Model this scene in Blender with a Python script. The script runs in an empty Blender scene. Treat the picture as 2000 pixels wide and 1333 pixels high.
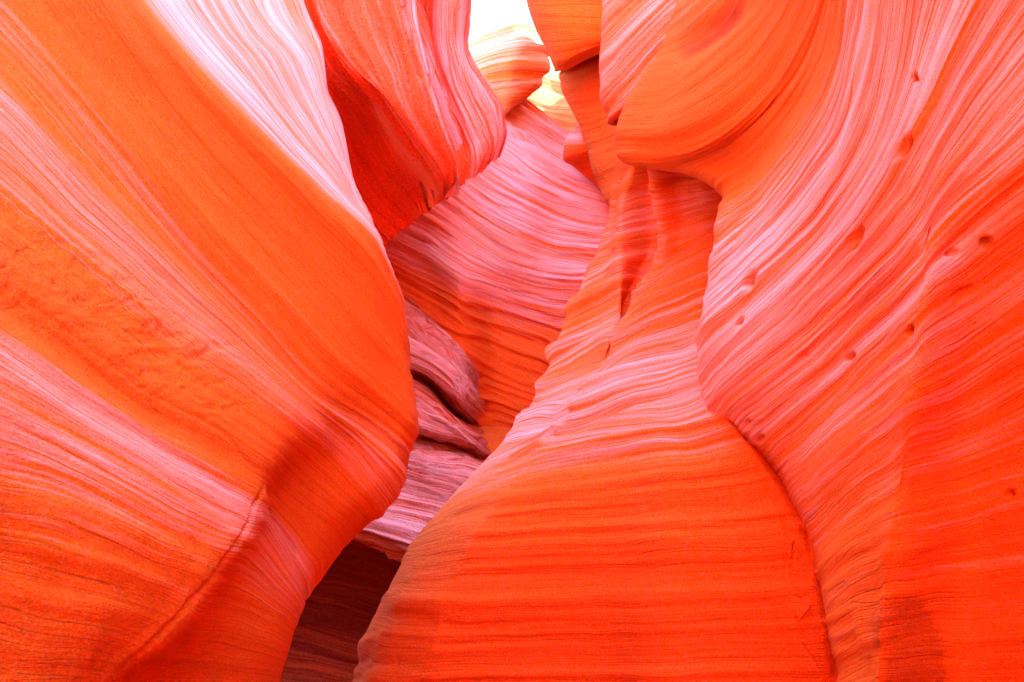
import bpy, math
import numpy as np
from mathutils import Vector, Matrix

# ------------------------------------------------------------------ camera, sky, sun, exposure
sc = bpy.context.scene
F = 1250.0                       # focal length in pixels of the 2000 px wide photograph
PITCH = math.radians(8.0)
CAM = np.array([0.0, 0.0, 1.6])
cam_d = bpy.data.cameras.new('camera')
cam = bpy.data.objects.new('camera', cam_d)
sc.collection.objects.link(cam)
cam_d.sensor_width = 36.0
cam_d.lens = 36.0 * F / 2000.0
cam_d.clip_start = 0.05
cam_d.clip_end = 3000.0
cam.location = CAM
cam.rotation_euler = (math.radians(90) + PITCH, 0, 0)
sc.camera = cam

SUN_EL = math.radians(46)
SUN_AZ = math.radians(72)        # direction towards the sun, clockwise from +Y
world = bpy.data.worlds.new('World')
sc.world = world
world.use_nodes = True
wn = world.node_tree
for n in list(wn.nodes):
    wn.nodes.remove(n)
wo = wn.nodes.new('ShaderNodeOutputWorld')
bg = wn.nodes.new('ShaderNodeBackground')
sky = wn.nodes.new('ShaderNodeTexSky')
sky.sky_type = 'NISHITA'
sky.sun_disc = False
sky.sun_elevation = SUN_EL
sky.sun_rotation = SUN_AZ
bg.inputs['Strength'].default_value = 0.15
wn.links.new(sky.outputs[0], bg.inputs['Color'])
wn.links.new(bg.outputs[0], wo.inputs['Surface'])

sun_d = bpy.data.lights.new('sun', 'SUN')
sun_d.energy = 2.5
sun_d.angle = math.radians(0.5)
sun_d.color = (1.0, 0.93, 0.82)
sun = bpy.data.objects.new('sun', sun_d)
sc.collection.objects.link(sun)
sdir = Vector((math.sin(SUN_AZ) * math.cos(SUN_EL), math.cos(SUN_AZ) * math.cos(SUN_EL), math.sin(SUN_EL)))
sun.rotation_euler = (-sdir).to_track_quat('-Z', 'Y').to_euler()
sun.location = (0, 0, 30)

sc.view_settings.view_transform = 'Standard'
sc.view_settings.look = 'None'
sc.view_settings.gamma = 1.0
sc.view_settings.exposure = 4.42
sc.cycles.max_bounces = 10
sc.cycles.diffuse_bounces = 8
sc.cycles.use_denoising = True
sc.cycles.use_adaptive_sampling = True
sc.cycles.adaptive_threshold = 0.02
sc.cycles.caustics_reflective = False
sc.cycles.caustics_refractive = False

# ------------------------------------------------------------------ helpers
cp, sp = math.cos(PITCH), math.sin(PITCH)
RIGHT = np.array([1.0, 0, 0]); UP = np.array([0, -sp, cp]); FWD = np.array([0, cp, sp])

def P(px, py, d):
    return CAM + RIGHT * ((px - 1000.0) / F * d) + UP * ((666.5 - py) / F * d) + FWD * d

class W(tuple):
    """a control point given directly in metres"""

def to_world(c):
    return np.array(c, float) if isinstance(c, W) else P(*c)

def project(v):
    r = v - CAM
    d = r @ FWD
    d = np.where(np.abs(d) < 1e-4, 1e-4, d)
    return 1000 + F * (r @ RIGHT) / d, 666.5 - F * (r @ UP) / d, d

rng0 = np.random.RandomState(7)
PERM = rng0.permutation(4096)
VAL = rng0.rand(4096) * 2 - 1

def vnoise(x, y, seed=0):
    xi = np.floor(x).astype(np.int64); yi = np.floor(y).astype(np.int64)
    fx = x - xi; fy = y - yi
    fx = fx * fx * fx * (fx * (fx * 6 - 15) + 10); fy = fy * fy * fy * (fy * (fy * 6 - 15) + 10)
    def h(a, b):
        return VAL[PERM[(PERM[(a + seed * 131) & 4095] + b) & 4095]]
    return (h(xi, yi) * (1 - fx) + h(xi + 1, yi) * fx) * (1 - fy) + (h(xi, yi + 1) * (1 - fx) + h(xi + 1, yi + 1) * fx) * fy

def fbm(x, y, octv=4, seed=0):
    t = 0; a = 1.0; s = 0
    for k in range(octv):
        t = t + a * vnoise(x * 2 ** k + 17.3 * k, y * 2 ** k - 9.1 * k, seed + k); s += a; a *= 0.5
    return t / s

def hermite(knots, vals, t):
    """smooth curve through vals (n, ...) at knots, sampled at t"""
    n = len(knots)
    dk = np.diff(knots)
    sl = np.diff(vals, axis=0) / dk.reshape(-1, *([1] * (vals.ndim - 1)))
    m = np.empty_like(vals)
    m[0] = sl[0]; m[-1] = sl[-1]
    if n > 2:
        w = (dk[1:] / (dk[1:] + dk[:-1])).reshape(-1, *([1] * (vals.ndim - 1)))
        m[1:-1] = sl[:-1] * w + sl[1:] * (1 - w)
    i = np.clip(np.searchsorted(knots, t, side='right') - 1, 0, n - 2)
    h = dk[i].reshape(-1, *([1] * (vals.ndim - 1)))
    x = ((t - knots[i]) / dk[i]).reshape(-1, *([1] * (vals.ndim - 1)))
    x2 = x * x; x3 = x2 * x
    return (2 * x3 - 3 * x2 + 1) * vals[i] + (x3 - 2 * x2 + x) * h * m[i] + (-2 * x3 + 3 * x2) * vals[i + 1] + (x3 - x2) * h * m[i + 1]

def blur(a, r, axis):
    if r <= 0:
        return a
    for _ in range(2):
        pad = [(0, 0)] * a.ndim; pad[axis] = (r + 1, r)
        c = np.cumsum(np.pad(a, pad, mode='edge'), axis=axis)
        n = a.shape[axis]
        hi = np.take(c, np.arange(2 * r + 1, 2 * r + 1 + n), axis=axis)
        lo = np.take(c, np.arange(0, n), axis=axis)
        a = (hi - lo) / (2 * r + 1)
    return a

def normals(V, sign):
    du = np.gradient(V, axis=1); dv = np.gradient(V, axis=0)
    N = np.cross(du, dv)
    N /= np.maximum(np.linalg.norm(N, axis=2, keepdims=True), 1e-9)
    return N * sign

def seg_dist(X, Y, poly):
    """distance in photograph pixels from each grid point to a polyline"""
    best = np.full(X.shape, 1e9); tt = np.zeros(X.shape); L = len(poly) - 1
    for k in range(L):
        (ax, ay), (bx, by) = poly[k][:2], poly[k + 1][:2]
        dx, dy = bx - ax, by - ay
        t = np.clip(((X - ax) * dx + (Y - ay) * dy) / (dx * dx + dy * dy), 0, 1)
        d = np.hypot(X - ax - t * dx, Y - ay - t * dy)
        m = d < best
        best = np.where(m, d, best); tt = np.where(m, (k + t) / L, tt)
    return best, tt

def col(rgb):
    return (*rgb, 1.0)

# ------------------------------------------------------------------ sandstone material
def sandstone(name, deep=(0.63, 0.082, 0.0006), mid=(0.69, 0.118, 0.008), pale=(0.86, 0.51, 0.60), cc=1.0, seam=0.35,
              coarse=1.0, grain=1.0, bump=1.0, seed=0.0, painted_shade=(0.055, 0.0035, 0.004)):
    m = bpy.data.materials.new(name); m.use_nodes = True
    nt = m.node_tree; N = nt.nodes; L = nt.links
    for n in list(N): N.remove(n)
    def nd(t, **kw):
        n = N.new(t)
        for k, v in kw.items(): setattr(n, k, v)
        return n
    def math_(op, a, b=None, c=None, clamp=False):
        n = nd('ShaderNodeMath', operation=op, use_clamp=clamp)
        for i, v in enumerate((a, b, c)):
            if v is None: continue
            if isinstance(v, (int, float)): n.inputs[i].default_value = v
            else: L.new(v, n.inputs[i])
        return n.outputs[0]
    out = nd('ShaderNodeOutputMaterial'); bs = nd('ShaderNodeBsdfPrincipled')
    L.new(bs.outputs[0], out.inputs[0])
    bs.inputs['Roughness'].default_value = 0.92
    bs.inputs['Specular IOR Level'].default_value = 0.12
    uv = nd('ShaderNodeUVMap', uv_map='beds')
    tc = nd('ShaderNodeTexCoord')
    sep = nd('ShaderNodeSeparateXYZ'); L.new(uv.outputs[0], sep.inputs[0])
    # gentle waviness of the bedding
    wob = nd('ShaderNodeTexNoise', noise_dimensions='3D'); wob.inputs['Scale'].default_value = 1.7; wob.inputs['Detail'].default_value = 2
    L.new(tc.outputs['Object'], wob.inputs['Vector'])
    w = math_('MULTIPLY', math_('SUBTRACT', wob.outputs[0], 0.5), 0.10)
    sv = math_('ADD', sep.outputs[1], w)
    def lam(scale_s, scale_u, detail, off):
        c = nd('ShaderNodeCombineXYZ')
        L.new(math_('MULTIPLY', sep.outputs[0], scale_u), c.inputs[0])
        L.new(math_('MULTIPLY', sv, scale_s), c.inputs[1])
        c.inputs[2].default_value = off + seed
        t = nd('ShaderNodeTexNoise', noise_dimensions='3D')
        t.inputs['Scale'].default_value = 1.0; t.inputs['Detail'].default_value = detail; t.inputs['Roughness'].default_value = 0.6
        L.new(c.outputs[0], t.inputs['Vector'])
        return t.outputs[0]
    k = 1.0 / coarse
    l1 = lam(9 * k, 0.5 * k, 3, 0.0)
    l2 = lam(38 * k, 1.0 * k, 4, 3.3)
    l3 = lam(150 * k, 2.2 * k, 3, 7.7)
    l4 = lam(15 * k, 0.35 * k, 2, 12.1)
    sm = math_('SUBTRACT', 1.0, math_('MULTIPLY', math_('ABSOLUTE', math_('SUBTRACT', l4, 0.47)), 55.0), clamp=True)   # hairline seams between beds
    gate = math_('MULTIPLY', math_('SUBTRACT', wob.outputs[0], 0.42), 6.0, clamp=True)
    sm = math_('MULTIPLY', sm, gate)
    at_p = nd('ShaderNodeAttribute', attribute_name='pale')
    at_d = nd('ShaderNodeAttribute', attribute_name='painted_shade')
    p = math_('ADD', math_('MULTIPLY', math_('SUBTRACT', l1, 0.5), 1.0 * cc), math_('MULTIPLY', math_('SUBTRACT', l2, 0.5), 1.1 * cc))
    p = math_('ADD', p, math_('MULTIPLY', math_('SUBTRACT', l3, 0.5), 1.2 * cc))
    p = math_('MULTIPLY', p, math_('ADD', 0.35, math_('MULTIPLY', at_p.outputs['Fac'], 1.1)))
    p = math_('ADD', p, at_p.outputs['Fac'], clamp=True)
    ramp = nd('ShaderNodeValToRGB')
    cr = ramp.color_ramp; cr.interpolation = 'LINEAR'
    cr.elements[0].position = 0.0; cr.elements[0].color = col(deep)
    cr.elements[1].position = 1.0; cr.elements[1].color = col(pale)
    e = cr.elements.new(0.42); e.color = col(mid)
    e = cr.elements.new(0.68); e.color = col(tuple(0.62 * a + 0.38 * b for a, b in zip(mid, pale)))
    L.new(p, ramp.inputs[0])
    # grain
    g = nd('ShaderNodeTexNoise'); g.inputs['Scale'].default_value = 190 / coarse; g.inputs['Detail'].default_value = 4; g.inputs['Roughness'].default_value = 0.7
    L.new(tc.outputs['Object'], g.inputs['Vector'])
    g2 = nd('ShaderNodeTexNoise'); g2.inputs['Scale'].default_value = 26 / coarse; g2.inputs['Detail'].default_value = 5; g2.inputs['Roughness'].default_value = 0.62
    L.new(tc.outputs['Object'], g2.inputs['Vector'])
    hsv = nd('ShaderNodeHueSaturation')
    sx = nd('ShaderNodeMix', data_type='RGBA')
    L.new(math_('MULTIPLY', sm, seam), sx.inputs['Factor']); L.new(ramp.outputs[0], sx.inputs[6])
    sx.inputs[7].default_value = col(tuple(c_ * 0.45 for c_ in deep))
    L.new(sx.outputs[2], hsv.inputs['Color'])
    L.new(math_('ADD', 0.79, math_('MULTIPLY', g.outputs[0], 0.42)), hsv.inputs['Value'])
    L.new(math_('ADD', 1.25, math_('MULTIPLY', g.outputs[0], -0.5)), hsv.inputs['Saturation'])
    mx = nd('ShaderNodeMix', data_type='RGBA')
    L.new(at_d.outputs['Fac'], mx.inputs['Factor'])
    L.new(hsv.outputs[0], mx.inputs[6]); mx.inputs[7].default_value = col(painted_shade)
    L.new(mx.outputs[2], bs.inputs['Base Color'])
    hgt = math_('ADD', math_('MULTIPLY', l2, 0.020 * coarse), math_('MULTIPLY', l3, 0.0085 * coarse))
    hgt = math_('SUBTRACT', hgt, math_('MULTIPLY', sm, 0.004 * coarse))
    hgt = math_('ADD', hgt, math_('MULTIPLY', g.outputs[0], 0.0075 * grain * coarse))
    hgt = math_('ADD', hgt, math_('MULTIPLY', g2.outputs[0], 0.014 * grain * coarse))
    b = nd('ShaderNodeBump'); b.inputs['Strength'].default_value = 0.85 * bump; b.inputs['Distance'].default_value = 1.0
    L.new(hgt, b.inputs['Height']); L.new(b.outputs[0], bs.inputs['Normal'])
    return m

# ------------------------------------------------------------------ a rock mass from rows that follow its beds
def patch(name, rows, pale, mat, res, ridges, back, label, cat, seed=0, smooth=3, facing=None,
          cracks=(), pits=(), wrinkles=(), shade_strokes=(), pre=None, group=None, carve=None):
    C = np.array([[to_world(c) for c in r] for r in rows])            # rows, cols, 3
    nr, nc = C.shape[:2]
    # knots: how long the rock is between control lines, measured in world space
    du = np.linalg.norm(np.diff(C, axis=1), axis=2).mean(0)
    dv = np.linalg.norm(np.diff(C, axis=0), axis=2).mean(1)
    ku = np.concatenate([[0], np.cumsum(np.maximum(du, 1e-3))]); kv = np.concatenate([[0], np.cumsum(np.maximum(dv, 1e-3))])
    # sampling follows the size in the picture
    X, Y, D = project(C)
    Xc = np.clip(np.where(D > 0.2, X, -150), -150, 2150); Yc = np.clip(np.where(D > 0.2, Y, -150), -150, 1480)
    pu = np.hypot(np.diff(Xc, axis=1), np.diff(Yc, axis=1)).mean(0) + 12
    pv = np.hypot(np.diff(Xc, axis=0), np.diff(Yc, axis=0)).mean(1) + 8
    nu, nv = res
    tu = np.interp(np.linspace(0, 1, nu), np.concatenate([[0], np.cumsum(pu)]) / pu.sum(), ku)
    tv = np.interp(np.linspace(0, 1, nv), np.concatenate([[0], np.cumsum(pv)]) / pv.sum(), kv)
    A = hermite(kv, C, tv)                                            # nv, nc, 3
    V = np.swapaxes(hermite(ku, np.swapaxes(A, 0, 1), tu), 0, 1)      # nv, nu, 3
    V = blur(blur(V, smooth, 0), smooth, 1)
    Us, Ss = np.meshgrid(tu, tv)
    PC = np.array([list(p_) if isinstance(p_, (list, tuple)) else [p_] * nc for p_ in pale], float)
    pal = np.swapaxes(hermite(ku, np.swapaxes(hermite(kv, PC, tv), 0, 1), tu), 0, 1)
    N = normals(V, 1.0)
    px, py, dd = project(V)
    see = (dd > 0.3) & (px > 0) & (px < 2000) & (py > 0) & (py < 1333)
    vd = np.einsum('ijk,ijk->ij', N, CAM - V)
    sign = 1.0 if (vd[see].sum() if see.any() else vd.sum()) >= 0 else -1.0
    N *= sign
    # bedding relief: eroded ledges that run along the rows
    H = np.zeros(V.shape[:2])
    warp = 0.05 * fbm(Us * 0.9, Ss * 0.9, 3, seed + 50)
    for (wl, amp, stretch, kind) in ridges:
        n = vnoise(Us / (wl * stretch) + 3.1, (Ss + warp) / wl + 11.7, seed + int(wl * 1000) % 97)
        if kind == 'ledge':
            n = np.sign(n) * np.abs(n) ** 0.6
        elif kind == 'step':                                    # beds broken into little steps, each undercut below
            ph = (Ss + 2 * warp) / wl + 0.8 * n
            fr = ph - np.floor(ph)
            n = np.where(fr < 0.85, fr / 0.85, (1 - fr) / 0.15) * 2 - 1
            n = n * (0.5 + 0.5 * vnoise(Us / (wl * 4), np.floor(ph) * 3.7, seed + 61))
        elif kind == 'groove':
            n = -np.exp(-(n / 0.10) ** 2)
        m = 0.65 + 0.5 * vnoise(Us * 0.8 + 5, Ss * 1.3 + 9, seed + 31)
        H += amp * n * m
    rough = 0.012 * fbm(Us * 3, Ss * 3, 4, seed + 5)
    H += rough
    st = np.zeros(H.shape)
    for (poly, wdt, dep) in cracks:
        wob = 3 * fbm(px / 30, py / 30, 3, seed + 8)
        d_, t_ = seg_dist(px + wob, py + wob, poly)
        H += -dep * np.exp(-(d_ / wdt) ** 2) * np.minimum(1, 8 * np.minimum(t_, 1 - t_) + 0.15)
    for (cx, cy, ra, rb, ang, dep) in pits:
        ca, sa = math.cos(math.radians(ang)), math.sin(math.radians(ang))
        e = ((px - cx) * ca - (py - cy) * sa) / ra, ((px - cx) * sa + (py - cy) * ca) / rb
        r2 = e[0] ** 2 + e[1] ** 2
        H += -dep * np.exp(-r2 ** 1.5)
    for (poly, wdt, amp, sc_) in wrinkles:
        d_, t_ = seg_dist(px, py, poly)
        m = np.exp(-(d_ / wdt) ** 4)
        n = fbm(px / sc_ + 0.6 * vnoise(px / 20, py / 20, 3), py / sc_ * 1.5, 3, seed + 77)
        H += amp * m * (1 - 2.2 * np.abs(n))
    for (poly, wdt, k_, ed) in shade_strokes:
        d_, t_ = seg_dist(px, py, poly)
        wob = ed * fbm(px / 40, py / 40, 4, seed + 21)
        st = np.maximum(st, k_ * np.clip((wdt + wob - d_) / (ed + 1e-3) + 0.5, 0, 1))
    if carve is not None:
        H += carve(px, py, Us, Ss)
    V = V + N * H[..., None]
    # mesh: front sheet + a body behind it
    nvt = nu * nv
    idx = np.arange(nvt).reshape(nv, nu)
    q = np.stack([idx[:-1, :-1], idx[:-1, 1:], idx[1:, 1:], idx[1:, :-1]], -1).reshape(-1, 4)
    if sign < 0:
        q = q[:, ::-1]
    step = 6
    top = idx[0, ::step]; rgt = idx[::step, -1]; bot = idx[-1, ::-step]; lft = idx[::-step, 0]
    loop = np.concatenate([idx[0, :], idx[1:, -1], idx[-1, -2::-1], idx[-2:0:-1, 0]])
    nb = len(loop)
    vb = V.reshape(-1, 3)[loop] + np.array(back, float)
    cen = vb.mean(0)
    verts = np.concatenate([V.reshape(-1, 3), vb, cen[None]])
    bi = nvt + np.arange(nb); nx = np.roll(np.arange(nb), -1)
    side = np.stack([loop, bi, bi[nx], loop[nx]], -1)
    if sign < 0:
        side = side[:, ::-1]
    fan = np.stack([bi, np.full(nb, nvt + nb), bi[nx]], -1)
    if sign < 0:
        fan = fan[:, ::-1]
    me = bpy.data.meshes.new(name)
    nq = len(q) + len(side)
    me.vertices.add(len(verts)); me.vertices.foreach_set('co', verts.astype(np.float32).ravel())
    lv = np.concatenate([q.ravel(), side.ravel(), fan.ravel()])
    me.loops.add(len(lv)); me.loops.foreach_set('vertex_index', lv.astype(np.int32))
    starts = np.concatenate([np.arange(nq) * 4, nq * 4 + np.arange(nb) * 3])
    me.polygons.add(len(starts)); me.polygons.foreach_set('loop_start', starts.astype(np.int32))
    me.update(calc_edges=True)
    me.polygons.foreach_set('use_smooth', np.ones(len(starts), bool))
    uvv = np.zeros((len(verts), 2)); uvv[:nvt, 0] = Us.ravel(); uvv[:nvt, 1] = Ss.ravel()
    uvv[nvt:nvt + nb] = uvv[loop] + 0.5
    lay = me.uv_layers.new(name='beds'); lay.data.foreach_set('uv', uvv[lv].astype(np.float32).ravel())
    pa = me.attributes.new('pale', 'FLOAT', 'POINT')
    pv_ = np.full(len(verts), 0.3); pv_[:nvt] = pal.ravel()
    pa.data.foreach_set('value', pv_.astype(np.float32))
    sa_ = me.attributes.new('painted_shade', 'FLOAT', 'POINT')
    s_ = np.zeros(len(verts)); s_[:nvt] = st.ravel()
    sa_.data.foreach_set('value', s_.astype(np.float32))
    me.materials.append(mat)
    ob = bpy.data.objects.new(name, me)
    sc.collection.objects.link(ob)
    if label:
        ob['label'] = label; ob['category'] = cat; ob['kind'] = 'thing'
    if group: ob['group'] = group
    SURF[ob.name] = (V, px, py, N)
    return ob

SURF = {}
M_near = sandstone('sandstone_near', seed=0.0, cc=0.75, grain=1.5, deep=(0.64, 0.108, 0.0006), mid=(0.70, 0.145, 0.008), pale=(0.87, 0.55, 0.555))
M_right = sandstone('sandstone_swept', seed=20.0, bump=0.9, deep=(0.64, 0.105, 0.0006), mid=(0.70, 0.13, 0.008))
M_fin = sandstone('sandstone_fin', coarse=1.4, seed=40.0, cc=0.8, bump=0.75)
M_far = sandstone('sandstone_far', coarse=2.4, seed=60.0, grain=1.2, cc=0.9, seam=0.22, bump=0.85, deep=(0.82, 0.095, 0.001), mid=(0.84, 0.14, 0.014), pale=(0.92, 0.52, 0.54))
M_cream = sandstone('sandstone_cream', coarse=2.6, seed=90.0, deep=(0.74, 0.17, 0.03), mid=(0.80, 0.28, 0.10), pale=(0.88, 0.60, 0.48))
M_maroon_shade = sandstone('sandstone_maroon_shade', coarse=2.4, seed=65.0, grain=1.2, cc=0.9, seam=0.3, deep=(0.20, 0.010, 0.008), mid=(0.62, 0.09, 0.03), pale=(0.92, 0.52, 0.54))  # maroon low beds; dark deep tone also stands in for the gap's shade
M_hollow = sandstone('sandstone_hollow', coarse=2.4, seed=70.0, grain=1.2, cc=0.9, seam=0.22, bump=0.85, deep=(0.84, 0.06, 0.004), mid=(0.84, 0.095, 0.03), pale=(0.90, 0.50, 0.54))
M_gold = sandstone('sandstone_golden', deep=(0.72, 0.12, 0.0012), mid=(0.76, 0.18, 0.012), pale=(0.86, 0.56, 0.50), coarse=2.6, seed=80.0)

# ------------------------------------------------------------------ left foreground bulge
rows = [
 # c0 above/left of frame ... c6 right outline, c7 behind
 [W((-1.9, 3.3, 6.5)), (545,-260,4.2), (596,0,3.7), (630,90,3.5), (640,175,3.35), (668,240,3.25), (684,350,3.1), (688,380,3.2), (690,405,3.4), (650,430,4.2)],
 [W((-2.2, 2.9, 6.3)), (480,-260,3.7), (520,0,3.45), (590,110,3.3), (625,200,3.2), (655,280,3.1), (686,375,3.0), (702,403,2.96), (715,430,2.95), (690,470,4.0)],
 [W((-2.4, 2.5, 6.0)), (300,-260,3.1), (400,0,3.05), (490,130,3.0), (565,235,2.95), (625,315,2.85), (690,405,2.78), (720,448,2.74), (745,490,2.72), (715,520,3.8)],
 [W((-2.3, 2.2, 5.6)), (170,-260,2.55), (305,0,2.55), (425,150,2.55), (530,265,2.55), (625,362,2.55), (710,445,2.58), (745,500,2.59), (772,560,2.62), (735,600,3.7)],
 [W((-2.1, 1.9, 5.0)), (120,-260,2.25), (270,0,2.3), (398,152,2.33), (505,265,2.36), (605,365,2.4), (698,455,2.46), (748,530,2.52), (787,610,2.6), (745,650,3.7)],
 [W((-2.0, 1.6, 4.4)), (60,-260,2.1), (225,0,2.2), (355,175,2.25), (465,300,2.28), (575,415,2.33), (690,545,2.42), (755,618,2.48), (803,690,2.58), (760,720,3.7)],
 [W((-1.8, 1.2, 3.9)), (-40,-240,1.9), (130,0,2.08), (270,200,2.14), (400,360,2.18), (530,495,2.24), (670,640,2.34), (745,715,2.44), (806,780,2.55), (760,800,3.6)],
 [W((-1.7, 0.4, 3.4)), (-150,-120,1.65), (20,40,1.9), (180,230,1.98), (320,400,2.05), (460,560,2.12), (620,735,2.22), (715,805,2.40), (795,860,2.5), (750,880,3.5)],
 [W((-1.6, -0.8, 2.8)), (-250,150,1.35), (0,330,1.66), (150,470,1.75), (300,600,1.85), (440,700,1.98), (580,805,2.10), (660,870,2.34), (735,955,2.45), (700,980,3.4)],
 [W((-1.45, -1.5, 2.2)), (-250,420,1.15), (0,560,1.42), (150,665,1.53), (300,780,1.66), (430,860,1.8), (525,925,1.95), (555,955,2.22), (655,1033,2.4), (620,1060,3.3)],
 [W((-1.4, -1.8, 1.8)), (-250,560,1.08), (0,700,1.30), (150,800,1.42), (300,890,1.56), (415,960,1.7), (508,1010,1.86), (535,1030,2.15), (597,1127,2.35), (560,1150,3.2)],
 [W((-1.35, -2, 1.4)), (-250,840,1.0), (0,950,1.22), (130,990,1.32), (260,1040,1.43), (365,1085,1.56), (440,1110,1.7), (470,1120,2.05), (563,1187,2.3), (520,1210,3.1)],
 [W((-1.35, -2, 0.9)), (-250,1080,1.0), (0,1150,1.20), (100,1170,1.27), (200,1190,1.35), (285,1215,1.46), (345,1240,1.58), (380,1245,1.95), (523,1280,2.25), (480,1300,3.0)],
 [W((-1.35, -2, 0.4)), (-250,1330,1.0), (0,1350,1.18), (70,1350,1.23), (130,1350,1.3), (180,1348,1.38), (215,1345,1.48), (255,1345,1.85), (487,1355,2.2), (440,1370,3.0)],
 [W((-1.4, -2, -0.6)), (-250,2100,1.0), (0,2150,1.2), (70,2150,1.25), (130,2150,1.3), (180,2150,1.4), (250,2150,1.5), (300,2150,1.8), (440,2150,2.2), (400,2200,3.0)],
]
pale = [0.74, 0.74, 0.76, 0.8, 0.25, 0.05, 0.18, 0.40, 0.52, 0.12, 0.60, 0.46, 0.22, 0.12, 0.2]
patch('rock_bulge', rows, pale, M_near, (520, 760),
      [(0.30, 0.022, 14, 's'), (0.09, 0.011, 16, 's'), (0.035, 0.006, 22, 's')],
      (-3.5, 0.3, 0), 'huge swelling orange sandstone wall filling the left foreground', 'rock wall', seed=1,
      cracks=[([(528,940),(540,1010),(575,1070),(586,1125)], 4, 0.012), ([(525,935),(500,1010),(420,1125),(340,1215),(230,1320)], 5, 0.012),
              ([(420,350),(480,450),(540,520),(560,545)], 3, 0.003), ([(0,550),(150,655),(300,770),(440,850),(525,935)], 3.5, 0.005),
              ([(665,640),(672,760),(690,850),(725,925)], 3, 0.003)],
      wrinkles=[([(0,490),(120,540),(260,650),(430,750)], 85, 0.007, 52)])

# ------------------------------------------------------------------ right wall with its brow
rows = [
 [(1420,20,5.2), (1345,-60,4.3), (1390,-110,3.9), (1440,-170,3.6), (1500,-230,3.2), (1560,-300,2.9), (1600,-420,2.6), W((2.6, 1.8, 6.0))],
 [(1370,110,5.1), (1300,75,4.15), (1350,40,3.75), (1420,-30,3.4), (1490,-110,3.05), (1550,-200,2.75), (1600,-330,2.4), W((2.4, 1.7, 5.5))],
 [(1300,220,5.0), (1225,205,4.05), (1300,190,3.65), (1400,120,3.25), (1490,30,2.95), (1560,-90,2.65), (1610,-260,2.3), W((2.2, 1.6, 5.0))],
 [(1290,290,5.0), (1208,275,4.0), (1280,270,3.6), (1400,220,3.15), (1505,120,2.85), (1580,-20,2.55), (1615,-200,2.2), W((2.1, 1.5, 4.6))],
 [(1330,320,5.0), (1222,316,3.95), (1310,312,3.55), (1420,260,3.1), (1530,150,2.75), (1600,10,2.45), (1622,-150,2.15), W((2.0, 1.4, 4.4))],
 [(1420,340,4.8), (1330,325,3.6), (1395,300,3.3), (1480,235,2.95), (1565,130,2.6), (1615,0,2.35), (1632,-130,2.1), W((1.9, 1.35, 4.2))],
 [(1480,400,4.6), (1412,363,3.25), (1465,325,3.05), (1540,235,2.7), (1605,110,2.35), (1632,0,2.2), (1650,-120,2.02), W((1.85, 1.3, 4.0))],
 [(1460,470,4.4), (1400,440,3.08), (1450,410,2.92), (1545,310,2.55), (1622,160,2.2), (1655,10,2.05), (1672,-110,1.95), W((1.8, 1.25, 3.8))],
 [(1450,550,4.2), (1380,540,2.98), (1440,485,2.78), (1555,375,2.42), (1642,230,2.08), (1685,60,1.93), (1705,-100,1.85), W((1.75, 1.2, 3.6))],
 [(1440,640,4.0), (1372,620,2.92), (1440,560,2.68), (1560,450,2.3), (1660,310,1.97), (1715,150,1.82), (1750,-60,1.75), W((1.7, 1.1, 3.4))],
 [(1450,720,4.0), (1380,710,2.85), (1480,615,2.5), (1600,500,2.12), (1700,370,1.82), (1770,230,1.68), (1850,30,1.66), W((1.6, 0.9, 3.0))],
 [(1470,790,3.9), (1400,775,2.78), (1530,665,2.32), (1650,550,1.95), (1755,430,1.68), (1830,320,1.60), (1950,150,1.60), W((1.5, 0.3, 2.7))],
 [(1500,840,3.8), (1452,825,2.66), (1570,725,2.2), (1680,620,1.88), (1785,515,1.60), (1870,420,1.58), (2010,290,1.47), W((1.45, -0.5, 2.4))],
 [(1550,900,3.7), (1512,890,2.52), (1600,805,2.13), (1700,715,1.80), (1795,630,1.55), (1890,560,1.62), (2040,450,1.50), W((1.4, -1.2, 2.2))],
 [(1590,970,3.6), (1554,960,2.40), (1620,895,2.02), (1710,825,1.74), (1790,765,1.54), (1890,710,1.66), (2050,620,1.52), W((1.4, -1.6, 1.9))],
 [(1630,1080,3.4), (1594,1070,2.26), (1650,1015,1.93), (1715,965,1.70), (1773,925,1.57), (1880,890,1.68), (2050,830,1.53), W((1.4, -1.8, 1.6))],
 [(1650,1170,3.3), (1614,1160,2.08), (1660,1130,1.86), (1710,1105,1.67), (1757,1085,1.59), (1880,1060,1.69), (2050,1030,1.53), W((1.4, -2, 1.3))],
 [(1690,1330,3.2), (1638,1325,1.95), (1680,1312,1.78), (1710,1302,1.66), (1735,1292,1.61), (1870,1280,1.70), (2050,1270,1.53), W((1.4, -2, 0.9))],
 [(1720,2100,3.2), (1680,2100,2.0), (1700,2100,1.9), (1720,2100,1.8), (1750,2100,1.72), (1870,2100,1.63), (2050,2100,1.45), W((1.4, -2, -0.4))],
]
pale = [0.5, 0.3, 0.04, 0.04, 0.06, 0.08, 0.16, 0.5, 0.75, 0.70, 0.68, 0.64, 0.6, 0.52, 0.44, 0.38, 0.3, 0.22, 0.2]
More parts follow.
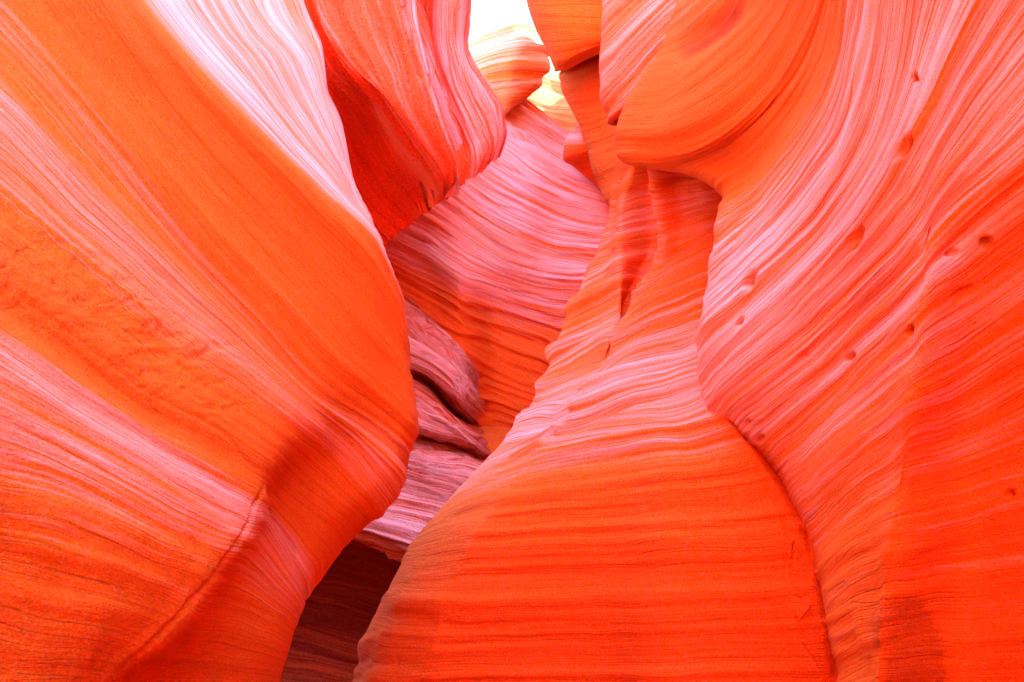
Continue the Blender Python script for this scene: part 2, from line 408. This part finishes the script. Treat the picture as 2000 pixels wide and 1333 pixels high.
patch('rock_wall', rows, pale, M_right, (480, 820),
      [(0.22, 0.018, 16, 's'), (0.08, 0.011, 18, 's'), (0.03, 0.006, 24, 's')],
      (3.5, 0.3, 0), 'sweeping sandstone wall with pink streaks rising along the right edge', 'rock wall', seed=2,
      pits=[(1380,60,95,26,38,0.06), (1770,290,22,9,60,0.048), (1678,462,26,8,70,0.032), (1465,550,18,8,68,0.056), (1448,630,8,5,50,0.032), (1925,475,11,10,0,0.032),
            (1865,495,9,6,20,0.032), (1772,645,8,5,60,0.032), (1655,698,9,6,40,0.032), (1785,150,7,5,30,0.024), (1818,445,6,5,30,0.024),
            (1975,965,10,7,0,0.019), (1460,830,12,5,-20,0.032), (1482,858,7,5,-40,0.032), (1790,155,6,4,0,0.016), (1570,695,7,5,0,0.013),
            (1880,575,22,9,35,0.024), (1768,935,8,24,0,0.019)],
      shade_strokes=[([(1335,95),(1390,55),(1450,-20)], 16, 0.55, 26), ([(1765,1225),(1785,1280),(1790,1350)], 62, 0.32, 18)])  # shade painted in: brow hollow and rounded shadow low on the wall

# ------------------------------------------------------------------ central fin
rows = [
 [(1250,250,7.4), (1212,260,6.4), (1225,260,6.1), (1240,258,5.7), (1266,256,5.8), (1274,255,4.55), (1320,250,4.4), (1345,250,4.3), (1390,250,4.2), (1520,240,4.0)],
 [(1245,310,7.2), (1206,330,6.2), (1222,328,6.04), (1236,322,5.44), (1268,318,5.68), (1273,325,4.5), (1320,322,4.36), (1345,322,4.27), (1395,320,4.15), (1520,310,4.0)],
 [(1235,400,7.0), (1190,408,6.0), (1204,404,5.89), (1214,400,5.29), (1270,385,5.48), (1278,412,4.45), (1325,402,4.3), (1350,396,4.22), (1400,385,4.1), (1520,370,3.95)],
 [(1215,520,6.8), (1163,520,5.75), (1190,507,5.64), (1212,492,5.04), (1272,482,5.28), (1283,500,4.35), (1328,480,4.2), (1352,470,4.12), (1400,450,4.0), (1500,438,3.85)],
 [(1170,620,6.6), (1112,620,5.45), (1162,598,5.34), (1211,572,4.76), (1226,577,4.98), (1238,577,4.2), (1295,543,4.05), (1330,527,3.98), (1395,500,3.86), (1480,486,3.72)],
 [(1140,710,6.4), (1076,712,5.15), (1135,690,5.06), (1196,660,4.44), (1200,664,4.5), (1206,660,4.02), (1280,620,3.88), (1325,603,3.81), (1390,577,3.7), (1470,561,3.58)],
 [(1100,790,6.2), (1042,787,4.9), (1090,770,4.64), (1128,756,4.35), (1150,742,4.15), (1172,722,3.85), (1265,684,3.7), (1318,672,3.63), (1390,648,3.53), (1470,632,3.4)],
 [(1080,840,6.1), (1015,828,4.75), (1056,820,4.42), (1088,813,4.12), (1110,805,3.92), (1133,796,3.62), (1245,758,3.47), (1300,746,3.4), (1390,714,3.33), (1480,694,3.2)],
 [(1000,920,5.9), (935,915,4.35), (985,890,4.1), (1025,872,3.88), (1058,855,3.68), (1095,850,3.4), (1225,826,3.23), (1295,816,3.1), (1415,778,2.95), (1510,759,2.8)],
 [(930,995,5.7), (870,985,4.0), (908,962,3.8), (948,946,3.6), (990,932,3.42), (1040,922,3.22), (1215,898,3.06), (1300,890,2.9), (1450,857,2.75), (1560,831,2.6)],
 [(880,1055,5.5), (820,1045,3.8), (850,1030,3.58), (885,1020,3.4), (930,1012,3.24), (990,1002,3.1), (1200,983,2.95), (1305,977,2.77), (1490,948,2.6), (1600,921,2.45)],
 [(840,1115,5.3), (780,1105,3.66), (803,1097,3.42), (833,1095,3.25), (878,1092,3.12), (950,1088,3.02), (1190,1078,2.88), (1308,1072,2.68), (1530,1052,2.48), (1640,1028,2.3)],
 [(790,1200,5.0), (736,1195,3.58), (754,1195,3.33), (784,1195,3.17), (838,1195,3.06), (920,1195,2.98), (1180,1190,2.84), (1310,1185,2.62), (1560,1172,2.4), (1670,1150,2.2)],
 [(755,1275,4.9), (702,1268,3.55), (720,1270,3.29), (750,1272,3.13), (810,1273,3.03), (895,1273,2.96), (1180,1270,2.82), (1312,1267,2.58), (1590,1258,2.34), (1690,1240,2.1)],
 [(725,1350,4.8), (671,1345,3.53), (690,1347,3.27), (720,1348,3.11), (780,1350,3.02), (870,1350,2.95), (1180,1347,2.8), (1312,1345,2.55), (1630,1340,2.3), (1730,1330,2.05)],
 [(600,2000,4.6), (520,2000,3.5), (560,2000,3.25), (620,2000,3.1), (720,2000,3.0), (840,2000,2.93), (1180,2000,2.78), (1312,2000,2.72), (1640,2000,2.62), (1750,2000,2.4)],
]
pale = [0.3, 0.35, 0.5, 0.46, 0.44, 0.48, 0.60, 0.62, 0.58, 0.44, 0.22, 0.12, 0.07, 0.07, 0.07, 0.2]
def fin_carve(px, py, U, S):
    # flutes on the stepped left slope of the fin, and a soft vertical fold on its broad face
    m = np.clip((1240 - px) / 80, 0, 1) * np.clip((900 - py) / 100, 0, 1) * np.clip((py - 330) / 60, 0, 1)
    n_ = vnoise(U * 0.35 + 2, S / 0.13 + 1, 91)
    h = m * 0.045 * np.sign(n_) * np.abs(n_) ** 0.75
    xf = np.interp(py, [760, 830, 900, 1000, 1333], [1240, 1280, 1305, 1312, 1312])
    t = (px - xf) / 60
    h += 0.04 * np.where(t < 0, np.exp(-(t / 1.8) ** 2), np.exp(-(t / 0.6) ** 2)) * np.clip((py - 780) / 120, 0, 1)
    return h
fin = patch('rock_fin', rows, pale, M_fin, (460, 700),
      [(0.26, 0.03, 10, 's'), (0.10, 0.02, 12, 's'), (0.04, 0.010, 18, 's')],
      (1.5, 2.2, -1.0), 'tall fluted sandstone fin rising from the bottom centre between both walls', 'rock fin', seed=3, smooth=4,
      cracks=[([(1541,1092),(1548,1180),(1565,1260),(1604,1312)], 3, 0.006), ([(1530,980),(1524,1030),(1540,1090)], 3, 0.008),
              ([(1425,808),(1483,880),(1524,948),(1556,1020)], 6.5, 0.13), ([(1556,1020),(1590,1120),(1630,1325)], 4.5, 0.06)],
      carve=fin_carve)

# thin flakes of stone standing proud beside the crack at the fin's right edge
def flake(poly, lift, host):
    V, px, py, N = SURF[host.name]
    pts = []; nn = np.zeros(3)
    for (x, y) in poly:
        d2 = (px - x) ** 2 + (py - y) ** 2
        k = np.unravel_index(np.argmin(d2), d2.shape)
        pts.append(V[k]); nn += N[k]
    nn /= np.linalg.norm(nn)
    pts = np.array(pts); n = len(pts); cen = pts.mean(0)
    top = cen + (pts - cen) * 0.96 + nn * lift
    bot = pts - nn * 0.03
    verts = np.concatenate([top, bot, (cen + nn * lift * 1.25)[None]])
    faces = [(i_, (i_ + 1) % n, 2 * n) for i_ in range(n)] + [(i_, i_ + n, (i_ + 1) % n + n, (i_ + 1) % n) for i_ in range(n)] + [tuple(range(2 * n - 1, n - 1, -1))]
    me = bpy.data.meshes.new('rock_flake'); me.from_pydata(verts.tolist(), [], faces); me.update()
    lay = me.uv_layers.new(name='beds')
    for L_ in me.loops:
        v = verts[L_.vertex_index]; lay.data[L_.index].uv = (v[0], v[2])
    a = me.attributes.new('pale', 'FLOAT', 'POINT'); a.data.foreach_set('value', np.full(len(verts), 0.2, np.float32))
    me.materials.append(M_fin)
    o = bpy.data.objects.new('rock_flake', me); sc.collection.objects.link(o); o.parent = host
    return o
flake([(1541,985),(1527,1008),(1524,1040),(1530,1070),(1541,1093),(1549,1060),(1560,1035)], 0.014, fin)
flake([(1562,1040),(1549,1080),(1543,1130),(1546,1185),(1562,1215),(1582,1190),(1588,1120),(1576,1070)], 0.010, fin)

# ------------------------------------------------------------------ overhang on the left behind the bulge
rows = [
 [(840,-200,8.5), (850,-60,8.3), (850,60,8.0), (860,150,7.8), (890,210,7.6), (910,250,7.4), (905,290,7.2), (880,320,7.2)],
 [(930,-200,7.2), (917,-60,6.8), (907,40,6.5), (905,105,6.3), (938,172,6.05), (966,232,5.85), (970,272,5.75), (955,312,5.7)],
 [(900,-200,6.8), (890,-60,6.4), (878,20,6.2), (880,110,6.0), (908,190,5.8), (940,260,5.6), (945,300,5.55), (930,340,5.6)],
 [(840,-200,7.3), (825,-60,6.9), (822,20,6.75), (832,120,6.6), (860,200,6.3), (890,270,5.9), (905,320,5.6), (903,362,5.6)],
 [(780,-200,6.2), (785,-60,5.8), (790,20,5.65), (812,120,5.5), (838,200,5.3), (862,270,5.2), (880,330,5.25), (883,383,5.35)],
 [(720,-200,5.6), (740,-60,5.3), (760,30,5.2), (790,130,5.1), (812,205,5.0), (845,275,5.05), (874,335,5.2), (874,389,5.4)],
 [(560,-180,4.7), (600,-40,4.6), (642,70,4.5), (700,145,4.55), (752,198,4.7), (808,280,4.95), (856,350,5.15), (862,397,5.4)],
 [(560,-120,4.8), (600,10,4.65), (640,110,4.65), (688,172,4.8), (735,228,5.2), (785,312,5.5), (830,370,5.7), (838,411,5.75)],
 [(560,0,5.1), (600,100,5.1), (640,185,5.2), (680,240,5.45), (720,300,5.8), (762,370,6.0), (800,412,6.1), (806,430,6.1)],
 [(560,160,5.6), (600,220,5.6), (640,275,5.8), (675,325,6.0), (706,368,6.15), (742,415,6.25), (774,446,6.3), (781,457,6.3)],
 [(560,350,6.3), (600,375,6.3), (640,400,6.35), (670,420,6.4), (695,438,6.4), (718,456,6.4), (740,476,6.4), (752,494,6.4)],
 [(560,500,6.7), (600,505,6.7), (640,510,6.7), (670,510,6.7), (690,512,6.7), (705,514,6.7), (715,516,6.7), (735,518,6.7)],
 [(560,440,8.0), (600,450,8.0), (640,450,8.0), (670,450,8.0), (690,450,8.0), (705,450,8.0), (715,455,8.0), (725,460,8.0)],
]
pale = [0.5, 0.62, 0.6, 0.05, 0.62, 0.4, 0.34, 0.04, 0.0, 0.0, 0.0, 0.0, 0.1]
patch('rock_overhang', rows, pale, M_hollow, (260, 380),
      [(0.30, 0.09, 9, 's'), (0.14, 0.045, 11, 'step'), (0.05, 0.014, 14, 's')],
      (-1.5, 1.0, 3.5), 'red hollowed overhang hanging between the left bulge and the sky gap', 'rock overhang', seed=4)

# ------------------------------------------------------------------ back wall
rows = [
 [(900,150,11.5), (950,160,11.5), (990,170,11.3), (1025,190,11.2), (1075,225,11.0), (1140,270,10.5), (1260,300,10.2)],
 [(880,180,10.3), (940,210,10.3), (985,240,10.2), (1030,265,10.0), (1090,300,9.7), (1150,325,9.3), (1260,350,8.9)],
 [(850,240,9.2), (920,270,9.4), (985,310,9.3), (1035,345,8.85), (1090,375,8.85), (1150,400,8.5), (1260,410,8.1)],
 [(820,320,8.5), (880,345,8.6), (950,395,8.7), (1020,430,8.22), (1080,455,8.3), (1150,465,7.9), (1260,470,7.5)],
 [(780,390,8.0), (850,420,8.1), (915,465,8.1), (1000,515,7.85), (1070,535,7.85), (1140,540,7.5), (1240,540,7.1)],
 [(745,450,7.8), (825,490,7.75), (902,540,7.35), (975,570,7.8), (1050,590,7.7), (1110,600,7.4), (1220,600,7.0)],
 [(740,500,7.55), (830,550,7.5), (905,600,7.15), (970,635,7.68), (1045,665,7.62), (1105,685,7.32), (1200,655,7.5)],
 [(740,580,7.3), (830,630,7.25), (908,680,7.0), (965,715,7.5), (1035,745,7.45), (1100,760,7.2), (1190,750,7.5)],
 [(740,700,7.1), (830,720,7.1), (912,755,6.95), (962,775,7.35), (1030,800,7.25), (1100,815,7.05), (1180,820,7.2)],
 [(740,1000,7.2), (830,1000,7.2), (910,1000,7.1), (960,1000,7.2), (1030,1000,7.1), (1100,1000,7.0), (1180,1000,6.8)],
]
rows = [[(r_[0][0] - 170, r_[0][1] - 60, r_[0][2] + 0.3)] + r_ for r_ in rows]      # runs on behind the left overhang
pale = [0.7, 0.85, 0.8, 0.75, 0.75, 0.66, 0.38, 0.2, 0.12, 0.2]
patch('rock_wall', rows, pale, M_far, (360, 480),
      [(0.40, 0.12, 6, 's'), (0.24, 0.07, 8, 'step'), (0.12, 0.03, 9, 's'), (0.05, 0.014, 12, 's')],
      (0, 4.0, 0.5), 'pale wavy back wall closing the canyon between overhang and fin', 'rock wall', seed=5)

# ------------------------------------------------------------------ stepped ledges low on the left
rows = [
 [(690,500,7.9), (730,545,7.5), (775,570,7.4), (830,610,7.3), (880,660,7.2), (912,730,7.3), (930,770,8.0)],
 [(690,530,7.3), (730,565,7.05), (775,592,6.92), (825,628,6.83), (875,668,6.78), (906,698,6.78), (945,760,7.6)],
 [(680,560,7.0), (720,600,6.8), (775,630,6.65), (830,665,6.55), (880,700,6.5), (908,735,6.55), (945,790,7.4)],
 [(670,660,6.7), (720,680,6.5), (780,705,6.4), (835,725,6.35), (880,765,6.35), (902,793,6.4), (940,830,7.2)],
 [(670,690,6.7), (720,705,6.6), (780,725,6.55), (835,745,6.7), (868,785,6.8), (885,805,6.85), (940,845,7.3)],
 [(660,720,6.5), (720,735,6.3), (780,755,6.15), (840,785,6.1), (890,822,6.1), (924,852,6.1), (965,890,6.9)],
 [(660,800,6.3), (720,810,6.15), (780,815,6.05), (840,835,6.0), (890,850,6.02), (926,866,6.1), (965,905,6.8)],
 [(660,820,6.4), (720,830,6.3), (780,838,6.25), (840,855,6.3), (885,868,6.35), (915,880,6.4), (960,920,6.9)],
 [(640,860,6.1), (720,870,5.9), (780,880,5.8), (840,893,5.78), (895,905,5.78), (942,922,5.85), (1000,960,6.4)],
 [(600,950,5.6), (680,960,5.45), (760,965,5.4), (830,980,5.4), (900,1000,5.4), (960,1020,5.45), (1040,1050,5.9)],
 [(560,1010,5.3), (640,1025,5.12), (720,1040,5.05), (790,1065,5.02), (860,1090,5.02), (930,1110,5.1), (1020,1140,5.5)],
 [(560,1026,5.9), (640,1044,5.8), (720,1062,5.8), (790,1090,5.8), (860,1116,5.8), (930,1138,5.8), (1020,1170,5.6)],
 [(500,1120,6.4), (600,1140,6.4), (700,1165,6.4), (780,1190,6.4), (860,1210,6.4), (930,1230,6.4), (1020,1250,5.6)],
 [(400,1260,6.6), (520,1270,6.6), (640,1290,6.6), (740,1310,6.6), (840,1330,6.6), (930,1350,6.6), (1020,1360,5.4)],
 [(300,1500,6.6), (450,1500,6.6), (600,1500,6.6), (720,1500,6.6), (840,1500,6.6), (930,1500,6.6), (1020,1500,5.2)],
]
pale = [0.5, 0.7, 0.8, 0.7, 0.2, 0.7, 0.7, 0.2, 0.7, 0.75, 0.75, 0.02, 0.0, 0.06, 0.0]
patch('rock_ledge', rows, pale, M_maroon_shade, (300, 520),
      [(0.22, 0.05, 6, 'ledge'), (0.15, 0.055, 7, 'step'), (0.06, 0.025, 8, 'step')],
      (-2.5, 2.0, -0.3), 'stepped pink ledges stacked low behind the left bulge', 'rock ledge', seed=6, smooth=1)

# ------------------------------------------------------------------ banded knob under the sky gap
rows = [
 [(850,120,14.0), (900,110,13.5), (960,80,13.2), (1010,62,13.2), (1045,70,13.5), (1050,100,14.5)],
 [(850,90,12.4), (895,92,11.8), (960,58,11.6), (1015,40,11.5), (1056,60,11.8), (1050,100,13.5)],
 [(860,130,11.6), (905,118,11.2), (960,100,10.9), (1012,88,10.7), (1060,95,11.2), (1050,120,13.0)],
 [(870,170,11.2), (915,155,10.8), (960,138,10.5), (1005,130,10.35), (1060,135,10.9), (1045,140,12.5)],
 [(890,210,10.8), (930,190,10.4), (965,178,10.2), (1000,176,10.1), (1038,172,10.5), (1030,165,12.0)],
 [(920,250,10.5), (945,232,10.2), (968,222,10.0), (990,215,9.95), (1003,206,10.3), (1010,190,12.0)],
 [(940,275,10.6), (955,265,10.4), (968,258,10.2), (978,250,10.2), (986,240,10.4), (995,220,12.0)],
]
pale = [0.7, 0.7, 0.6, 0.5, 0.5, 0.5, 0.5]
patch('rock_outcrop', rows, pale, M_gold, (160, 200),
      [(0.34, 0.10, 8, 's'), (0.14, 0.04, 9, 's')],
      (-2.0, 3.0, 0.6), 'banded sunlit knob of rock just below the bright sky', 'rock knob', seed=7)

# ------------------------------------------------------------------ farthest golden wall
rows = [
 [(1000,90,17.0), (1050,85,16.5), (1090,95,16.0), (1140,100,15.5), (1240,110,15.0)],
 [(960,150,15.0), (1030,160,14.5), (1075,180,14.0), (1130,190,13.5), (1240,200,13.0)],
 [(950,220,13.2), (1020,230,13.0), (1070,245,12.7), (1125,255,12.4), (1240,260,12.0)],
 [(940,300,12.0), (1020,300,12.0), (1075,310,11.8), (1130,320,11.5), (1240,330,11.2)],
]
patch('rock_cliff', rows, [0.5, 0.3, 0.4, 0.4], M_cream, (120, 120),
      [(0.5, 0.12, 6, 's'), (0.2, 0.05, 8, 's')],
      (0, 4.0, 1.5), 'golden striped cliff farthest away above the pale back wall', 'cliff', seed=8)

# ------------------------------------------------------------------ hanging block, leaning slab, wedge, brow on the right
rows = [
 [(960,-500,9.0), (1000,-500,8.2), (1060,-500,7.8), (1130,-500,7.6), (1200,-500,7.4), (1300,-500,7.4)],
 [(1030,-90,9.0), (1010,-80,7.9), (1060,-80,7.5), (1120,-80,7.3), (1180,-80,7.1), (1290,-80,7.1)],
 [(1075,10,9.0), (1036,10,7.8), (1075,10,7.4), (1125,10,7.2), (1180,10,7.0), (1280,10,7.0)],
 [(1095,70,9.0), (1058,72,7.7), (1090,72,7.35), (1135,70,7.15), (1185,66,7.0), (1280,60,7.0)],
 [(1100,110,9.0), (1078,122,7.65), (1098,122,7.4), (1140,105,7.2), (1185,88,7.05), (1280,75,7.0)],
 [(1110,120,9.0), (1082,135,7.7), (1104,134,7.5), (1142,116,7.35), (1185,97,7.2), (1280,85,7.1)],
 [(1115,115,9.2), (1090,133,8.2), (1110,130,8.2), (1145,112,8.2), (1185,95,8.1), (1280,80,8.0)],
]
patch('rock_block', rows, [0.25, 0.2, 0.15, 0.15, 0.15, 0.2, 0.3], M_gold, (160, 200),
      [(0.30, 0.04, 8, 's'), (0.12, 0.015, 9, 's')],
      (1.5, 2.5, 1.0), 'smooth orange block hanging beside the sky above a thin dark gap', 'rock block', seed=9, smooth=2)

rows = [
 [(1140,90,9.4), (1106,138,8.3), (1135,120,8.1), (1170,100,7.9), (1230,90,7.6), (1330,80,7.4)],
 [(1150,160,9.4), (1108,150,8.2), (1140,140,7.9), (1175,125,7.7), (1230,115,7.4), (1330,100,7.2)],
 [(1165,230,9.3), (1122,195,8.0), (1150,190,7.8), (1185,180,7.6), (1235,170,7.3), (1330,150,7.1)],
 [(1180,280,9.2), (1150,262,7.8), (1172,255,7.6), (1195,245,7.4), (1240,235,7.1), (1330,220,6.9)],
 [(1190,330,9.0), (1160,312,7.6), (1178,308,7.4), (1200,300,7.2), (1245,290,6.95), (1330,280,6.8)],
 [(1210,390,8.8), (1176,362,7.4), (1190,358,7.2), (1205,350,7.0), (1250,345,6.85), (1330,340,6.7)],
 [(1225,430,8.6), (1193,405,7.2), (1204,402,7.0), (1215,400,6.9), (1255,400,6.8), (1330,400,6.6)],
 [(1240,520,8.4), (1205,480,7.1), (1215,480,7.0), (1225,480,6.9), (1260,480,6.8), (1330,480,6.6)],
]
patch('rock_slab', rows, [0.2, 0.15, 0.12, 0.12, 0.15, 0.18, 0.2, 0.2], M_gold, (140, 200),
      [(0.24, 0.03, 9, 's'), (0.1, 0.012, 9, 's')],
      (1.5, 2.0, 0.3), 'flat orange slab leaning down to the fin below the thin dark gap', 'rock slab', seed=10, smooth=2)

rows = [
 [(1150,215,9.4), (1135,238,8.8), (1150,236,8.6), (1170,240,8.5), (1220,250,8.4)],
 [(1140,240,9.3), (1124,256,8.65), (1145,256,8.45), (1170,262,8.35), (1220,270,8.3)],
 [(1125,280,9.2), (1107,284,8.5), (1135,282,8.25), (1165,285,8.15), (1220,290,8.1)],
 [(1125,305,9.2), (1105,303,8.5), (1135,296,8.25), (1165,294,8.15), (1220,300,8.1)],
 [(1150,330,9.2), (1122,326,8.7), (1145,325,8.55), (1165,325,8.45), (1220,330,8.3)],
 [(1170,350,9.2), (1145,345,8.7), (1160,346,8.55), (1172,352,8.45), (1220,360,8.3)],
 [(1190,380,9.2), (1172,368,8.7), (1178,372,8.6), (1185,376,8.5), (1220,390,8.4)],
]
patch('rock_wedge', rows, [0.6, 0.6, 0.55, 0.1, 0.05, 0.05, 0.1], M_far, (100, 130),
      [(0.18, 0.025, 8, 's')],
      (1.0, 1.5, 0.2), 'small rock wedge with pale top stuck behind the leaning slab', 'boulder', seed=11, smooth=1)

rows = [
 [(1260,-300,6.6), (1195,-300,5.8), (1230,-330,5.5), (1280,-350,5.2), (1360,-380,4.9), (1450,-420,4.9)],
 [(1240,-40,6.4), (1184,-40,5.6), (1215,-70,5.3), (1265,-110,5.0), (1350,-160,4.8), (1450,-200,4.8)],
 [(1235,60,6.4), (1177,70,5.5), (1205,40,5.25), (1250,0,5.0), (1330,-60,4.75), (1440,-100,4.7)],
 [(1240,140,6.4), (1178,140,5.45), (1205,110,5.2), (1250,60,4.95), (1320,-5,4.7), (1430,-50,4.65)],
 [(1245,200,6.3), (1180,205,5.4), (1205,175,5.2), (1250,125,4.95), (1310,65,4.7), (1420,0,4.6)],
 [(1250,230,6.2), (1190,230,5.4), (1212,210,5.2), (1250,170,4.98), (1310,110,4.75), (1420,50,4.6)],
 [(1255,250,6.2), (1200,233,5.5), (1220,228,5.35), (1255,205,5.1), (1310,160,4.9), (1420,110,4.7)],
 [(1260,250,6.6), (1215,235,6.1), (1235,230,6.0), (1265,220,5.8), (1320,190,5.6), (1420,140,5.4)],
]
patch('rock_brow', rows, [0.6, 0.6, 0.58, 0.55, 0.52, 0.5, 0.3, 0.2], M_far, (170, 200),
      [(0.22, 0.04, 9, 's'), (0.1, 0.015, 9, 's')],
      (2.0, 1.5, 0.5), 'narrow striped lobe of rock tucked left of the big right brow', 'rock lobe', seed=12, smooth=2)

# ------------------------------------------------------------------ sandy canyon floor
def floor():
    nx, ny = 220, 360
    xs = np.linspace(-4, 5, nx); ys = np.linspace(-4, 16, ny)
    Xg, Yg = np.meshgrid(xs, ys)
    low = np.interp(Yg, [-4, 3, 5, 8, 16], [-0.5, -0.9, -3.2, -3.2, 0.5])
    bank = np.interp(Yg, [-4, 4, 5.2, 6.3, 7.0, 8.0, 16], [-0.5, -0.7, 0.5, 1.25, 1.55, 1.9, 3.5])
    k = np.clip((Xg + 1.05) / 0.45, 0, 1); k = k * k * (3 - 2 * k)
    Z = low * (1 - k) + bank * k + 0.06 * fbm(Xg * 2, Yg * 2, 4, 3) + 0.05 * fbm(Xg * 7, Yg * 7, 4, 4)
    V = np.stack([Xg, Yg, Z], -1).reshape(-1, 3)
    idx = np.arange(nx * ny).reshape(ny, nx)
    q = np.stack([idx[:-1, :-1], idx[:-1, 1:], idx[1:, 1:], idx[1:, :-1]], -1).reshape(-1, 4)
    me = bpy.data.meshes.new('ground'); me.from_pydata(V.tolist(), [], q.tolist()); me.update()
    me.polygons.foreach_set('use_smooth', np.ones(len(q), bool))
    lay = me.uv_layers.new(name='beds'); lv = q.ravel()
    lay.data.foreach_set('uv', V[lv][:, :2].astype(np.float32).ravel())
    a = me.attributes.new('pale', 'FLOAT', 'POINT'); a.data.foreach_set('value', np.full(len(V), 0.3, np.float32))
    me.materials.append(M_far)
    o = bpy.data.objects.new('ground', me); sc.collection.objects.link(o); o['kind'] = 'structure'
floor()

# ------------------------------------------------------------------ the canyon goes on unseen behind the viewer and above the frame
def unseen_rear_walls():  # unseen walls, their bend and heights shaped to block sky and bounce sun
    plan = [(-3.4, 6.0), (-2.6, 3.6), (-2.0, 1.6), (-1.9, -1.0), (-1.7, -3.0), (-0.9, -4.6), (0.6, -5.2), (1.7, -4.0), (1.9, -2.0), (1.9, 0.0), (2.0, 1.4), (2.9, 3.0), (3.6, 4.6), (3.3, 6.4), (2.8, 8.2), (2.4, 10.5), (2.6, 14.0)]
    pl = np.array(plan, float); k = np.arange(len(pl), dtype=float)
    t = np.linspace(0, len(pl) - 1, 340)
    Q = hermite(k, pl, t)
    zs = np.linspace(0, 1, 120)
    T, Zg = np.meshgrid(t, zs)
    Zg = -0.6 + Zg * np.interp(T, [0, 4, 6, 7.0, 8.4, 9.2, 10, 11, 12, len(pl) - 1], [9.0, 9.0, 8.0, 4.2, 4.2, 10.0, 12.4, 12.6, 11.6, 11.2])
    c = np.stack([0 * Q[:, 0], np.clip(Q[:, 1], -2.5, 99)], -1)
    dirv = Q - c; dirv /= np.linalg.norm(dirv, axis=1, keepdims=True)
    off = 0.25 * np.sin(Zg * 0.9 + T * 0.7) + 0.35 * fbm(T * 0.6, Zg * 0.5, 4, 12) + 0.04 * vnoise(T * 0.3, Zg / 0.12, 13) + np.clip(Zg - 4, 0, 9) * np.interp(T, [0, 8, 9], [0.10, 0.10, 0.03])
    V = np.stack([Q[None, :, 0] + dirv[None, :, 0] * off, Q[None, :, 1] + dirv[None, :, 1] * off, Zg], -1)
    D3 = np.concatenate([dirv, np.zeros((len(dirv), 1))], 1)
    Vb = V + D3[None] * 1.5
    nv, nu = V.shape[:2]
    idx = np.arange(nu * nv).reshape(nv, nu)
    q = np.stack([idx[:-1, :-1], idx[:-1, 1:], idx[1:, 1:], idx[1:, :-1]], -1).reshape(-1, 4)
    o2 = nu * nv
    qs = [q, (q + o2)[:, ::-1]]
    for e in (idx[0], idx[-1][::-1], idx[::-1, 0], idx[:, -1]):
        qs.append(np.stack([e[:-1], e[:-1] + o2, e[1:] + o2, e[1:]], -1))
    q = np.concatenate(qs)
    verts = np.concatenate([V.reshape(-1, 3), Vb.reshape(-1, 3)])
    me = bpy.data.meshes.new('unseen_canyon_wall'); me.from_pydata(verts.tolist(), [], q.tolist()); me.update()
    me.polygons.foreach_set('use_smooth', np.ones(len(q), bool))
    uvv = np.concatenate([np.stack([T * 1.2, Zg], -1).reshape(-1, 2)] * 2)
    lay = me.uv_layers.new(name='beds'); lay.data.foreach_set('uv', uvv[q.ravel()].astype(np.float32).ravel())
    a = me.attributes.new('pale', 'FLOAT', 'POINT'); a.data.foreach_set('value', np.full(len(verts), 0.3, np.float32))
    me.materials.append(M_near)
    o = bpy.data.objects.new('unseen_canyon_wall', me); sc.collection.objects.link(o); o['kind'] = 'structure'
unseen_rear_walls()
